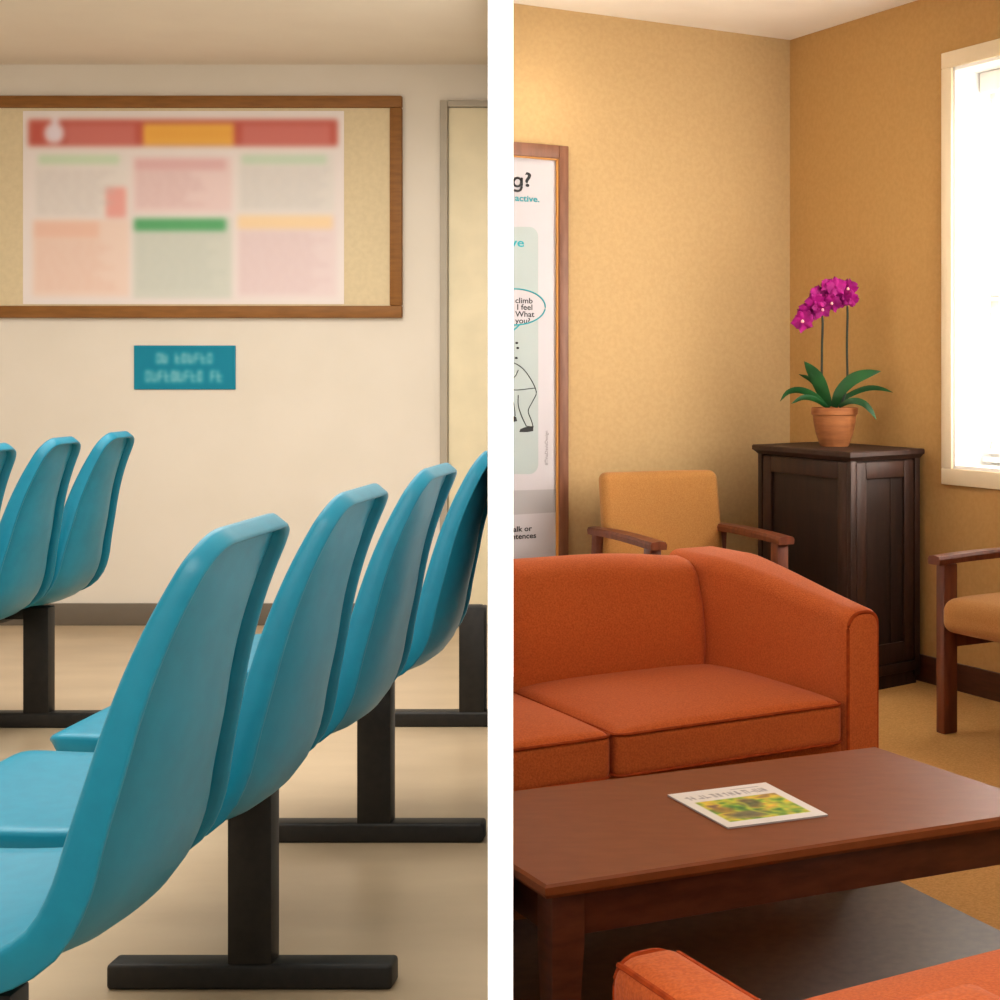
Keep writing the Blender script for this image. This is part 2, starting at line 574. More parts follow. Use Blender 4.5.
def shell_mesh(W=.455, NV=18, taper=.092):
    hw0 = W / 2
    bm = bmesh.new()

    def half(u):
        s = u * slen
        w = hw0
        if u > .5:
            w -= taper * ((u - .5) / .5) ** 1.1
        for d, R in ((s, .05), (slen - s, .055)):
            if d < R:
                w -= R - math.sqrt(max(0, R * R - (R - d) ** 2))
        return w

    def pt(i, v, inset, depth, bulge=0.0):
        # inset shrinks the outline, depth goes to the back
        u = US[i]
        s = u * slen
        s2 = inset + s * (slen - 2 * inset) / slen
        k = s2 / slen * (NP - 1)
        a = int(min(NP - 2, math.floor(k)))
        f = k - a
        p = prof[a].lerp(prof[a + 1], f)
        n = rear[a].lerp(rear[a + 1], f).normalized()
        w = half(u) - inset
        d = depth
        q = p + n * d
        return Vector((q.x, v * w, q.z))
    ring = [(i, -1.0) for i in range(NU)] + [(NU - 1, -1 + 2 * j / NV) for j in range(1, NV)] + \
           [(i, 1.0) for i in range(NU - 1, -1, -1)] + [(0, 1 - 2 * j / NV) for j in range(1, NV)]

    def dep(i):
        u = US[i]
        return .046 + .006 * math.exp(-((u - .55) / .1) ** 2) - .014 * max(0, (u - .72) / .28)
    specs = [(.010, lambda i: 0.0), (.004, lambda i: .0018), (.0010, lambda i: .005), (0, lambda i: .010), (0, lambda i: dep(i) - .004), (.0015, lambda i: dep(i) - .0010),
             (.005, lambda i: dep(i)), (.0105, lambda i: dep(i) - .002), (.013, lambda i: dep(i) - .008), (.016, lambda i: max(.016, dep(i) - .028))]
    rings = [[bm.verts.new(pt(i, v, ins, fd(i))) for i, v in ring] for ins, fd in specs]
    n = len(ring)
    for a, c in zip(rings, rings[1:]):
        for k in range(n):
            bm.faces.new((a[k], a[(k + 1) % n], c[(k + 1) % n], c[k]))
    # front sheet and rear sheet as grids that reuse the end rings
    idx = {}
    for k, (i, v) in enumerate(ring):
        idx[(i, round((v + 1) / 2 * NV))] = k

    def sheet(rg, ins, fdepth):
        g = {}
        for i in range(NU):
            for j in range(NV + 1):
                if (i, j) in idx:
                    g[(i, j)] = rg[idx[(i, j)]]
                else:
                    v = -1 + 2 * j / NV
                    g[(i, j)] = bm.verts.new(pt(i, v, ins, fdepth(i, v)))
        for i in range(NU - 1):
            for j in range(NV):
                bm.faces.new((g[(i, j)], g[(i + 1, j)], g[(i + 1, j + 1)], g[(i, j + 1)]))
    sheet(rings[0], specs[0][0], lambda i, v: .010 * (1 - v * v) * math.sin(PI * US[i]))

    def rearf(i, v):
        base = max(.016, dep(i) - .028)
        u = US[i]
        up = min(1, max(0, (u - .30) / .22)) * min(1, max(.15, (1 - u) / .25))
        return base + (.012 + .032 * up) * (1 - abs(v) ** 2.6) * min(1, u / .07, (1 - u) / .08)
    sheet(rings[-1], specs[-1][0], rearf)
    bmesh.ops.recalc_face_normals(bm, faces=bm.faces[:])
    return bm


BEAM_X, BEAM_Z = -.972, .36


def tandem(name, label, dx, seats, bases, W, beam, group=None):
    t = empty(name, (BEAM_X + dx, bases[0], 0), label, 'seating')
    off = Vector((dx, 0, 0))
    for y in seats:
        bm = shell_mesh(W)
        for v in bm.verts:
            v.co += Vector((dx, y + W / 2, 0))
        obj('seat_shell', bm, M_shell, t, smooth=60, side='L')
    bm = bmesh.new()
    box(bm, WORLD, BEAM_X + dx - .155, BEAM_X + dx - .10, beam[0], beam[1], .335, .385, .004)
    obj('beam', bm, M_black, t, side='L')
    for y in bases:
        x = BEAM_X + dx
        bm = bmesh.new()
        box(bm, WORLD, x - .041, x + .041, y, y + .05, .045, .385, .004)
        # bracket that carries the beam
        box(bm, WORLD, x - .20, x + .03, y + .006, y + .044, .345, .388, .004)
        lg = obj('leg', bm, M_black, t, side='L')
        bm = bmesh.new()
        box(bm, WORLD, x - .264, x + .264, y - .004, y + .054, .0, .048, .008, 3)
        obj('foot_bar', bm, M_black, lg, side='L')
    return t


tandem('tandem_seating', 'near row of turquoise plastic shell seats on black T-shaped legs', 0,
       [1.885, 2.465, 3.08, 3.76], [1.95, 2.958, 3.874, 5.125], .50, (1.92, 5.18))
tandem('tandem_seating', 'far row of turquoise plastic shell seats in front of the cream wall', -1.39,
       [4.095, 4.503, 4.905], [4.2, 5.11], .40, (4.1, 5.28))

# ------------------------------------------------------------------ LEFT ROOM: BOARD, NOTICE, SIGN


def px_rect(x0, y0, x1, y1, Y):
    a, c = at(x0, y1, Y), at(x1, y0, Y)
    return a.x, c.x, a.z, c.z


nb = empty('notice_board', (at(150, 0, YW).x, YW - .01, at(0, 318, YW).z),
           'brown wood framed cork notice board on the cream wall', 'notice board')
x0, x1, z0, z1 = px_rect(-60, 96.5, 403, 318, YW)
fw = 12 / F * YW
bm = bmesh.new()
for a in ((x0, x1, z1 - fw, z1), (x0, x1, z0, z0 + fw), (x0, x0 + fw, z0 + fw, z1 - fw), (x1 - fw, x1, z0 + fw, z1 - fw)):
    box(bm, WORLD, a[0], a[1], YW - .030, YW - .001, a[2], a[3], .006)
obj('frame', bm, M_boardwood, nb)
bm = bmesh.new()
box(bm, WORLD, x0 + fw - .002, x1 - fw + .002, YW - .012, YW - .001, z0 + fw - .002, z1 - fw + .002)
obj('cork_panel', bm, M_cork, nb, smooth=0)


def blur(img, s):
    r = int(s * 3) + 1
    k = np.exp(-.5 * (np.arange(-r, r + 1) / s) ** 2)
    k /= k.sum()
    p = np.pad(img, ((r, r), (r, r), (0, 0)), mode='edge')
    p = sum(k[i] * p[i:i + img.shape[0]] for i in range(2 * r + 1))
    return sum(k[i] * p[:, i:i + img.shape[1]] for i in range(2 * r + 1))


def print_sheet(name, img, corner_fn, parent=None, mat=None, **kw):
    """img: h x w x 3 in 0-255 sRGB, row 0 at the top; one vertex per sample, colours stored on the sheet"""
    h, w, _ = img.shape
    me = bpy.data.meshes.new(name)
    P = [corner_fn(i / (w - 1), j / (h - 1)) for j in range(h) for i in range(w)]
    org = world_loc(parent) if parent is not None else (P[0] + P[-1]) / 2
    faces = [(j * w + i, j * w + i + 1, (j + 1) * w + i + 1, (j + 1) * w + i)[::-1] for j in range(h - 1) for i in range(w - 1)]
    me.from_pydata([p - org for p in P], [], faces)
    at_ = me.color_attributes.new('print', 'FLOAT_COLOR', 'POINT')
    c = np.clip(img / 255.0, 0, 1)
    l = np.where(c <= .04045, c / 12.92, ((c + .055) / 1.055) ** 2.4)
    rgba = np.concatenate([l.reshape(-1, 3), np.ones((h * w, 1))], 1).astype(np.float32)
    at_.data.foreach_set('color', rgba.ravel())
    me.materials.append(mat or M_print)
    o = bpy.data.objects.new(name, me)
    if parent is None:
        o.location = org
    return link(o, parent, **kw)


# notice: raster in photo pixels (24..343, 112..303), soft printing
K = 1
W_, H_ = 320, 192
im = np.zeros((H_, W_, 3)) + np.array((236, 226, 224))


def R(x0, y0, x1, y1, c, a=1.0):
    X0, Y0, X1, Y1 = int(x0 - 24), int(y0 - 112), int(x1 - 24), int(y1 - 112)
    im[Y0:Y1, X0:X1] = im[Y0:Y1, X0:X1] * (1 - a) + np.array(c) * a


R(30, 121, 337, 147, (186, 62, 48))
R(68, 126, 136, 145, (206, 104, 96), .8)
R(144, 125, 234, 146, (244, 176, 50))
for i in range(150, 230, 6):
    R(i, 130, i + 3, 141, (226, 130, 40), .6)
R(242, 126, 330, 145, (206, 104, 96), .8)
for cx_, cy_, rr_ in ((55, 134, 10), (56, 122, 4)):
    for yy in range(-rr_, rr_ + 1):
        hwid = int(math.sqrt(rr_ * rr_ - yy * yy))
        R(cx_ - hwid, max(113, cy_ + yy), cx_ + hwid + 1, max(113, cy_ + yy) + 1, (236, 222, 236))
R(36, 154, 128, 216, (232, 226, 222))
R(134, 158, 232, 212, (236, 208, 208))
R(238, 154, 334, 212, (226, 222, 218))
R(34, 220, 130, 296, (240, 212, 198))
R(134, 218, 232, 298, (206, 212, 202))
R(238, 216, 336, 296, (232, 212, 214))
R(40, 156, 120, 165, (188, 222, 180), .8)
R(136, 160, 226, 171, (222, 166, 170), .8)
R(242, 156, 326, 165, (186, 218, 186), .8)
R(135, 219, 226, 231, (60, 160, 90), 1)
R(238, 216, 332, 229, (248, 214, 160), .9)
R(36, 222, 100, 238, (236, 180, 156), .7)
R(107, 188, 127, 218, (238, 150, 142), .9)
for bx0, by0, bx1, by1, c in ((38, 172, 118, 214, (196, 186, 186)), (138, 174, 206, 208, (206, 160, 164)), (242, 170, 330, 208, (196, 194, 194)),
                              (38, 242, 118, 288, (226, 176, 156)), (138, 236, 226, 288, (182, 192, 184)), (240, 234, 330, 290, (212, 180, 186))):
    y = by0
    while y < by1:
        xx = bx0
        end = bx1 - rng.integers(0, 22)
        while xx < end:
            w = rng.integers(5, 16)
            R(xx, y, min(xx + w, end), y + 2, c, .75)
            xx += w + 2
        y += 5
im = im * .82 + np.array((236, 226, 222)) * .18
im = blur(im, 2.6)
ya = YW - .0135
x0, x1, z0, z1 = px_rect(23, 111, 344, 304, ya)
print_sheet('information_notice', im, lambda u, v: Vector((x0 + (x1 - x0) * u, ya, z1 + (z0 - z1) * v)),
            label='white notice with red heading and coloured text blocks pinned on the notice board', cat='notice')

# blue wall sign with faded light lettering
W_, H_ = 202, 88
im = np.zeros((H_, W_, 3)) + np.array((0, 128, 156))


def blobs(x0, y0, x1, y1, n, c, gap):
    st = (x1 - x0) / n
    for k in range(n):
        if k in gap:
            continue
        a = x0 + st * k
        # letter-like strokes
        kind = (k * 7 + int(y0)) % 4
        im[y0:y1, int(a):int(a + st * .28)] = c
        if kind in (0, 2):
            im[y0:y0 + 4, int(a):int(a + st * .78)] = c
        if kind in (1, 2, 3):
            im[y1 - 4:y1, int(a):int(a + st * .78)] = c
        if kind in (0, 3):
            im[(y0 + y1) // 2 - 2:(y0 + y1) // 2 + 2, int(a):int(a + st * .78)] = c
        if kind in (2, 1):
            im[y0 + 4:y1, int(a + st * .55):int(a + st * .8)] = c


blobs(44, 14, 160, 36, 9, (150, 196, 206), (2,))
blobs(22, 50, 180, 74, 12, (150, 196, 206), (9,))
im = blur(im, 3.4)
x0, x1, z0, z1 = px_rect(134.5, 345.5, 236, 389.5, YW)
sg = empty('wall_sign', ((x0 + x1) / 2, YW - .006, z0), 'small teal blue wall sign with pale lettering below the notice board', 'sign')
bm = bmesh.new()
box(bm, WORLD, x0, x1, YW - .009, YW - .001, z0, z1, .003)
obj('sign_plate', bm, M_blue, sg)
xs0, xs1, zs0, zs1 = x0 + .004, x1 - .004, z0 + .004, z1 - .004
print_sheet('lettering', im, lambda u, v: Vector((xs0 + (xs1 - xs0) * u, YW - .0096, zs1 + (zs0 - zs1) * v)), sg)

# ------------------------------------------------------------------ RIGHT ROOM: FRAMED POSTER


def wall_tz(px, py):
    """poster-wall coordinates (t, z) seen at a photo pixel"""
    k = (px - CX) / F
    t = (CORNER.x - k * CORNER.y) / (E2.x - k * E2.y)
    Y = CORNER.y - E2.y * t
    return t, H - (py - CY) / F * Y


po = empty('framed_poster', bw(1.12, .02, .3), 'tall brown framed health poster with a line drawing on the tan wall', 'poster')
tR, zT = wall_tz(565.5, 147)
zB = .30
tL = 1.30
fw = wall_tz(556, 147)[0] - tR
bm = bmesh.new()
box(bm, FR_BW, tR, tR + fw, .001, .03, zB, zT, .004)
box(bm, FR_BW, tR + fw, tL, .001, .03, zT - .05, zT, .004)
box(bm, FR_BW, tR + fw, tL, .001, .03, zB, zB + .05, .004)
obj('frame', bm, M_posfr, po, side='R')
bm = bmesh.new()
box(bm, FR_BW, tR + fw, tR + fw + .006, .001, .022, zB + .05, zT - .05)
box(bm, FR_BW, tR + fw, tL, .001, .022, zT - .056, zT - .05)
obj('inner_edge', bm, M_lipgold, po, smooth=0, side='R')
bm = bmesh.new()
box(bm, FR_BW, tR + fw, tL, .001, .010, zB + .05, zT - .05)
obj('paper', bm, M_paper, po, smooth=0, side='R')
DP = .0108


def flat(pts, d=DP):
    bm = bmesh.new()
    poly(bm, [bw(t, d, z) for t, z in pts])
    return bm


def wpx(x, y):
    return wall_tz(x, y)


# grey-green panel with rounded corners
c = []
for cx_, cy_, a0 in ((528, 237, 0), (528, 464, 90)):
    for k in range(9):
        a = math.radians(-90 + a0 + k * 90 / 8)
        c.append(wpx(cx_ + 9 * math.cos(a), cy_ + 10 * math.sin(a)))
c += [wpx(505, 474), wpx(505, 227)]
obj('panel_print', flat(c), M_panel, po, smooth=0, side='R', recalc=False)
obj('band_print', flat([wpx(505, 490.5), wpx(556, 489), wpx(556, 512), wpx(505, 515)], DP), M_band, po, smooth=0, side='R', recalc=False)
# speech bubble: white oval with a teal outline and a tail
ell = [wpx(513 + 31 * math.cos(a), 307 + 18 * math.sin(a)) for a in [2 * PI * k / 40 for k in range(40)]]
obj('speech_bubble', flat(ell, DP + .0004), M_paper, po, smooth=0, side='R', recalc=False)
bm = bmesh.new()
tube(bm, [bw(t, DP + .0008, z) for t, z in ell], .0028, 6, True)
tube(bm, [bw(*(lambda q: (q[0], DP + .0008, q[1]))(wpx(x, y))) for x, y in ((519, 324), (515, 328), (511, 331))], .0028, 6)
obj('bubble_outline', bm, M_teal, po, side='R')


def stroke(name, lines, w, mat):
    bm = bmesh.new()
    for ln in lines:
        p = catmull([(x, y, 0) for x, y in ln], 5) if len(ln) > 2 else [Vector((x, y, 0)) for x, y in ln]
        tube(bm, [bw(*(lambda q: (q[0], DP + .0008, q[1]))(wpx(v.x, v.y))) for v in p], w, 5)
    return obj(name, bm, mat, po, side='R')


# plain line drawing of a bent-over figure, only its right part shows
stroke('line_drawing', [[(508, 362), (515, 364), (523, 370), (530, 380), (534, 388)],
                        [(508, 389), (515, 390), (525, 389), (534, 388)],
                        [(534, 388), (535, 394), (531, 402), (527, 411), (530, 420), (532, 427)],
                        [(517, 395), (517, 405), (520, 415), (525, 426)],
                        [(525, 426), (532, 427)], [(508, 380), (514, 376), (517, 370)],
                        [(508, 398), (512, 402), (514, 416)]], .0016, M_ink)
fills = [('drawn_shoe', ((518, 432), (519, 429), (524, 427), (532, 426), (532, 431), (526, 432))),
         ('drawn_shoe', ((508, 414), (515, 417), (516, 421), (508, 423)))]
fills += [('drawn_dot', [(x + 1.6 * math.cos(k * PI / 4), y + 1.2 * math.sin(k * PI / 4)) for k in range(8)]) for x, y in ((515.5, 343), (516.5, 348), (515, 358))]
for nm, pts in fills:
    obj(nm, flat([wpx(x, y) for x, y in pts], DP + .0006), M_ink, po, smooth=0, side='R', recalc=False)


def text_mesh(body, fn, size, align='RIGHT', weight=0.0):
    cu = bpy.data.curves.new('lettering', 'FONT')
    cu.body = body
    cu.size = size
    cu.align_x = align
    cu.offset = weight
    cu.resolution_u = 3
    o = bpy.data.objects.new('lettering', cu)
    COL.objects.link(o)
    dg = bpy.context.evaluated_depsgraph_get()
    me = o.evaluated_get(dg).to_mesh()
    bm = bmesh.new()
    bm.from_mesh(me)
    o.evaluated_get(dg).to_mesh_clear()
    bpy.data.objects.remove(o)
    for v in bm.verts:
        v.co = fn(v.co.x, v.co.y)
    return bm


def poster_text(body, xr, yb, px_h, mat, weight=.0, vertical=False, xscale=1.0):
    t0, z0 = wpx(xr, yb)
    Y = CORNER.y - E2.y * t0
    m = px_h / F * Y / .7                       # cap height in px -> font size
    if vertical:
        fn = lambda x, y: bw(t0 + y, DP + .0009, z0 + x)
        bm = text_mesh(body, fn, m, 'LEFT', weight)
    else:
        fn = lambda x, y: bw(t0 - x * xscale, DP + .0009, z0 + y)
        bm = text_mesh(body, fn, m, 'RIGHT', weight)
    obj('lettering', bm, mat, po, smooth=0, side='R', recalc=False)


poster_text('?', 530.5, 187, 14, M_ink, .0015, xscale=1.3)
stroke('lettering', [[(516.2 + 3.9 * math.cos(k * PI / 6), 182.4 + 4.2 * math.sin(k * PI / 6)) for k in range(13)],
                     [(520.6, 178.0), (520.6, 183), (520.5, 187.5), (519.4, 190.2), (516.5, 191.2), (512.5, 190.4)]], .0044, M_ink)
poster_text('e active.', 538.5, 202.5, 6.2, M_teal, .0006, xscale=1.18)
poster_text('ve', 523, 247, 8.5, M_teal, .0009, xscale=1.35)
poster_text('climb', 531.5, 303.5, 5.4, M_ink, .0005, xscale=1.15)
poster_text('I feel', 531.5, 310, 5.4, M_ink, .0005, xscale=1.15)
poster_text('. What', 533, 317, 5.4, M_ink, .0005, xscale=1.15)
poster_text('you?', 529, 323.5, 5.4, M_ink, .0005, xscale=1.15)
poster_text('talk or', 530.5, 530.5, 5.2, M_ink, .0006, xscale=1.15)
poster_text('ntences', 535, 537.5, 5.2, M_ink, .0006, xscale=1.15)
poster_text('#TinaDavisDesign', 546.5, 465, 3.3, M_greyink, .0001, vertical=True)

# ------------------------------------------------------------------ RIGHT ROOM: UPHOLSTERED SEATS


def upholstered(root, fr, W, cushions, depth, zs, zaf, zab, zbk, arms, side=None, aw=.09, af=.155, ybk=.49, legs=True, acurve=None):
    """fr: x from the outer edge of the first arm, y to the back. cushions: list of (x0, x1)."""
    zc0 = zs - .10
    # base box under the cushions
    bm = bmesh.new()
    rbox(bm, fr, aw - .01, W - (aw - .01 if len(arms) > 1 else 0), .02, depth - .03, .13, zc0 + .005, .015, 6)
    obj('base', bm, M_orange, root, side=side)
    # seat cushions
    for a, c in cushions:
        bm = bmesh.new()
        rbox(bm, fr, a + .003, c - .003, -.01, ybk + .05, zc0, zs, .022, 12, crown=.022)
        cu = obj('seat_cushion', bm, M_orange, root, side=side)
        if cu is None:
            continue
        bm = bmesh.new()
        for zz in (zs - .008, zc0 + .010):
            q = []
            x0, x1, y0, y1 = a + .007, c - .007, -.007, ybk + .03
            r = .02
            for cx_, cy_, a0 in ((x1 - r, y0 + r, -90), (x1 - r, y1 - r, 0), (x0 + r, y1 - r, 90), (x0 + r, y0 + r, 180)):
                for k in range(5):
                    an = math.radians(a0 + k * 22.5)
                    q.append(fr(cx_ + (r + .003) * math.cos(an), cy_ + (r + .003) * math.sin(an), zz))
            tube(bm, q, .0034, 6, True)
        obj('piping', bm, M_pipe, cu, side=side)
    # backrest: section swept along x
    n = 60
    bm = bmesh.new()
    rings = []
    xa, xb = af - .012, W - (af - .012 if len(arms) > 1 else 0)
    for i in range(n + 1):
        x = xa + (xb - xa) * i / n
        d0 = min(x - xa, (xb - x) if len(arms) > 1 else 9)
        zt = zbk - .02 * math.exp(-(d0 / .16) ** 2) - .030 * max(0, 1 - d0 / .035) ** 2
        yi = .030 * max(0, 1 - d0 / .04) ** 2
        sec = [(ybk + .0, zs - .16), (ybk + yi, zs - .02), (ybk - .012 + yi, zs + .06), (ybk + .002 + yi, zs + .15)]
        for k in range(9):
            an = PI - k * PI / 8
            sec.append((ybk + .105 + (.08 - yi * .6) * math.cos(an), zt - .055 + .055 * math.sin(an)))
        sec += [(depth, zs), (depth, .13)]
        rings.append([bm.verts.new(fr(x, y, z)) for y, z in sec])
    m = len(rings[0])
    for a, c in zip(rings, rings[1:]):
        for k in range(m):
            bm.faces.new((a[k], a[(k + 1) % m], c[(k + 1) % m], c[k]))
    bm.faces.new(rings[0]); bm.faces.new(rings[-1][::-1])
    obj('backrest', bm, M_orange, root, side=side, smooth=50)
    # arms: section swept from front to back, flaring inwards at the rear
    for mir in arms:
        def X(x):
            return W - x if mir else x
        bm = bmesh.new()
        rings = []
        ny = 22
        ys = [0, .006, .016] + [.016 + (depth - .016) * (k + 1) / ny for k in range(ny)]
        for y in ys:
            f = min(1, max(0, y / ybk))
            z = zaf + (zab - zaf) * (f ** acurve if acurve else f * f * (3 - 2 * f) * .2 + f * .8) - (.012 if y == 0 else .004 if y < .01 else 0)
            wi = aw + (af - aw) * f ** 1.8
            o_ = .008 if y == 0 else .003 if y < .01 else 0
            xo, xi = 0 + o_, wi - o_
            r1, r2 = .026, .036
            sec = [(xo, .13 + o_), (xo, z - r1 - .12)]
            for k in range(7):
                an = PI - k * PI / 12
                sec.append((xo + r1 + r1 * math.cos(an), z - r1 + r1 * math.sin(an)))
            for k in range(7):
                an = PI / 2 - k * PI / 12
                sec.append((xi - r2 + r2 * math.cos(an), z - r2 + r2 * math.sin(an)))
            sec += [(xi, z - r2 - .12), (xi, .13 + o_)]
            rings.append([bm.verts.new(fr(X(x), y, zz)) for x, zz in sec])
        m = len(rings[0])
        for a, c in zip(rings, rings[1:]):
            for k in range(m):
                bm.faces.new((a[k], a[(k + 1) % m], c[(k + 1) % m], c[k]))
        bm.faces.new(rings[0]); bm.faces.new(rings[-1][::-1])
        ar = obj('armrest', bm, M_orange, root, side=side, smooth=50)
        bm = bmesh.new()
        z = zaf - .002
        sec = [(.006, .135)]
        for k in range(7):
            an = PI - k * PI / 12
            sec.append((.006 + .026 + .026 * math.cos(an), z - .028 + .026 * math.sin(an)))
        for k in range(7):
            an = PI / 2 - k * PI / 12
            sec.append((aw - .006 - .036 + .036 * math.cos(an), z - .038 + .036 * math.sin(an)))
        sec.append((aw - .006, .135))
        tube(bm, [fr(X(x), .004, zz) for x, zz in sec], .0042, 6)
        # seams running back along both top edges
        for xx, zo in ((.008, .010), (None, .012)):
            q = []
            for k in range(14):
                y = .006 + (ybk - .04) * k / 13
                f = y / ybk
                zz = zaf + (zab - zaf) * (f ** acurve if acurve else f * f * (3 - 2 * f) * .2 + f * .8)
                wi = aw + (af - aw) * f ** 1.8
                q.append(fr(X(xx if xx is not None else wi - .010), y, zz - zo + .001))
            if not side:
                tube(bm, q, .0036, 6)
        if ar is not None:
            obj('piping', bm, M_pipe, ar, side=side)
    if legs:
        for x in (.05, W - .05):
            for y in (.05, depth - .06):
                bm = bmesh.new()
                taper_box(bm, fr, [(x - .016, x + .016, y - .016, y + .016, .0032), (x - .022, x + .022, y - .022, y + .022, .132)], .003)
                obj('leg', bm, M_tab, root, side=side)


S0 = Vector((.232, 3.53, 0))
sofa = empty('sofa', S0 - E2 * .4 + E1 * .3, 'orange two-cushion sofa with piped arm behind the coffee table', 'sofa')
upholstered(sofa, Frame(S0, -E2, E1), 1.24, [(.10, .66), (.66, 1.22)], .69, .43, .618, .694, .709, (False,), side='R')
A0 = Vector((-.176, 1.70, 0))
arm = empty('armchair', A0 + E2 * .38 - E1 * .3, 'orange piped armchair at bottom right, nearest the camera, showing one arm and its seat', 'armchair')
upholstered(arm, Frame(A0, E2, -E1), .78, [(.10, .68)], .69, .425, .525, .645, .655, (False, True), af=.10, acurve=7)

# ------------------------------------------------------------------ COFFEE TABLE, MAGAZINE, RUG
TZ = .40
T0 = Vector((-.333, 2.317, 0))
ex = Vector((math.cos(math.radians(26.5)), math.sin(math.radians(26.5)), 0))
ey = Vector((math.cos(math.radians(123)), math.sin(math.radians(123)), 0))
FT = Frame(T0, ex, ey)
TL, TD = .918, .53
tb = empty('coffee_table', T0 + ex * .45 + ey * .26, 'dark walnut rectangular coffee table with a magazine on it, in front of the sofa', 'table')
bm = bmesh.new()
taper_box(bm, FT, [(.004, TL - .004, .004, TD - .004, TZ - .021), (0, TL, 0, TD, TZ - .015), (0, TL, 0, TD, TZ - .004), (.004, TL - .004, .004, TD - .004, TZ)], 0)
obj('tabletop', bm, M_tabtop, tb, side='R', smooth=20)
for nm, a in (('apron', (.07, TL - .07, .028, .048)), ('apron', (.07, TL - .07, TD - .048, TD - .028)), ('apron', (.028, .048, .07, TD - .07)), ('apron', (TL - .048, TL - .028, .07, TD - .07))):
    bm = bmesh.new()
    box(bm, FT, a[0], a[1], a[2], a[3], TZ - .09, TZ - .02, .002)
    obj(nm, bm, M_tab, tb, side='R')
for x, y in ((.018, .018), (TL - .056, .018), (.205, TD - .072)):
    if True:
        bm = bmesh.new()
        ox = .018 if x < .1 else 0
        oy = .018 if y < .3 else 0
        taper_box(bm, FT, [(x + (0.006 if ox else .018), x + .052 - (.018 if ox else .006), y + (0.006 if oy else .018), y + .052 - (.018 if oy else .006), 0.006),
                           (x, x + .052, y, y + .052, TZ - .10), (x, x + .052, y, y + .052, TZ - .02)], .003)
        obj('leg', bm, M_tab, tb, side='R')

# magazine
W_, H_ = 120, 150
yy, xx = np.mgrid[0:H_, 0:W_]
im = np.zeros((H_, W_, 3)) + np.array((240, 236, 232))


def smooth_noise(s, seed):
    g = np.random.default_rng(seed).random((H_, W_, 1))
    b_ = blur(g, s)
    return ((b_ - b_.min()) / (b_.max() - b_.min()))[:, :, 0]


n1, n2, n3 = smooth_noise(6, 1), smooth_noise(3, 2), smooth_noise(2, 5)
pal = np.array([(70, 60, 40), (52, 110, 40), (110, 160, 40), (200, 200, 60), (226, 186, 60), (120, 90, 70)])
k = np.clip((n1 * .55 + n2 * .45 - .25) * 2.0, 0, .999) * 5
i0 = k.astype(int)
fr_ = (k - i0)[:, :, None]
pic = pal[i0] * (1 - fr_) + pal[np.clip(i0 + 1, 0, 5)] * fr_
pic *= (.75 + .5 * n3)[:, :, None]
# grey rocks low on the left, dark stone in the middle
for cx_, cy_, rx_, ry_, c in ((42, 112, 24, 15, (112, 96, 84)), (64, 72, 13, 20, (92, 84, 62)), (26, 86, 12, 12, (150, 110, 50))):
    mk = np.clip(1.4 - ((xx - cx_) / rx_) ** 2 - ((yy - cy_) / ry_) ** 2, 0, 1)[:, :, None] * .8
    pic = pic * (1 - mk) + np.array(c) * (.7 + .6 * n3)[:, :, None] * mk
path = np.clip(1 - np.abs(xx - (50 + .16 * (yy - 50) + 4 * np.sin(yy / 9))) / 4, 0, 1)[:, :, None]
pic = pic * (1 - path * .7) + np.array((206, 214, 70)) * path * .7
im[46:132, 12:108] = pic[46:132, 12:108]
# heading lettering, too small to read
r2 = np.random.default_rng(9)
x = 10
while x < 108:
    w = int(r2.integers(3, 7))
    for q in range(2):
        a = x + int(r2.integers(0, w))
        im[20:36, a:a + 1] = (136, 130, 134)
    hh = 20 + int(r2.integers(0, 14))
    im[hh:hh + 2, x:x + w] = (136, 130, 134)
    x += w + int(r2.integers(1, 4))
im[12:14, 70:104] = (170, 160, 160)
im = blur(im, .8)
MZ = TZ + .0005
mc = [Vector((p[0], p[1], MZ)) for p in ((-.188, 2.80), (-.017, 2.883), (.0885, 2.675), (-.0765, 2.60))]   # far-left, far-right, near-right, near-left
mg = empty('magazine', (mc[0] + mc[2]) / 2, 'white bordered magazine with a green garden photo lying on the coffee table', 'magazine')
bm = bmesh.new()
prism(bm, mc[::-1], MZ, MZ + .0026)
obj('pages', bm, M_paper, mg, smooth=0)
up = Vector((0, 0, .0031))
print_sheet('cover', im, lambda u, v: mc[0].lerp(mc[1], u).lerp(mc[3].lerp(mc[2], u), v) + up, mg)

# rug
P1 = Vector((.259, 3.608, 0))
db = Vector((-.942, -.335, 0))
dr_ = Vector((.5, -.866, 0))
bm = bmesh.new()
prism(bm, [P1, P1 + db * 1.5, P1 + db * 1.5 + dr_ * 2.2, P1 + dr_ * 2.2], .0002, .003)
obj('rug', bm, M_rug, smooth=0, side='R', label='dark brown low rug on the tan floor under the coffee table', cat='rug')

# ------------------------------------------------------------------ WOODEN GUEST CHAIRS


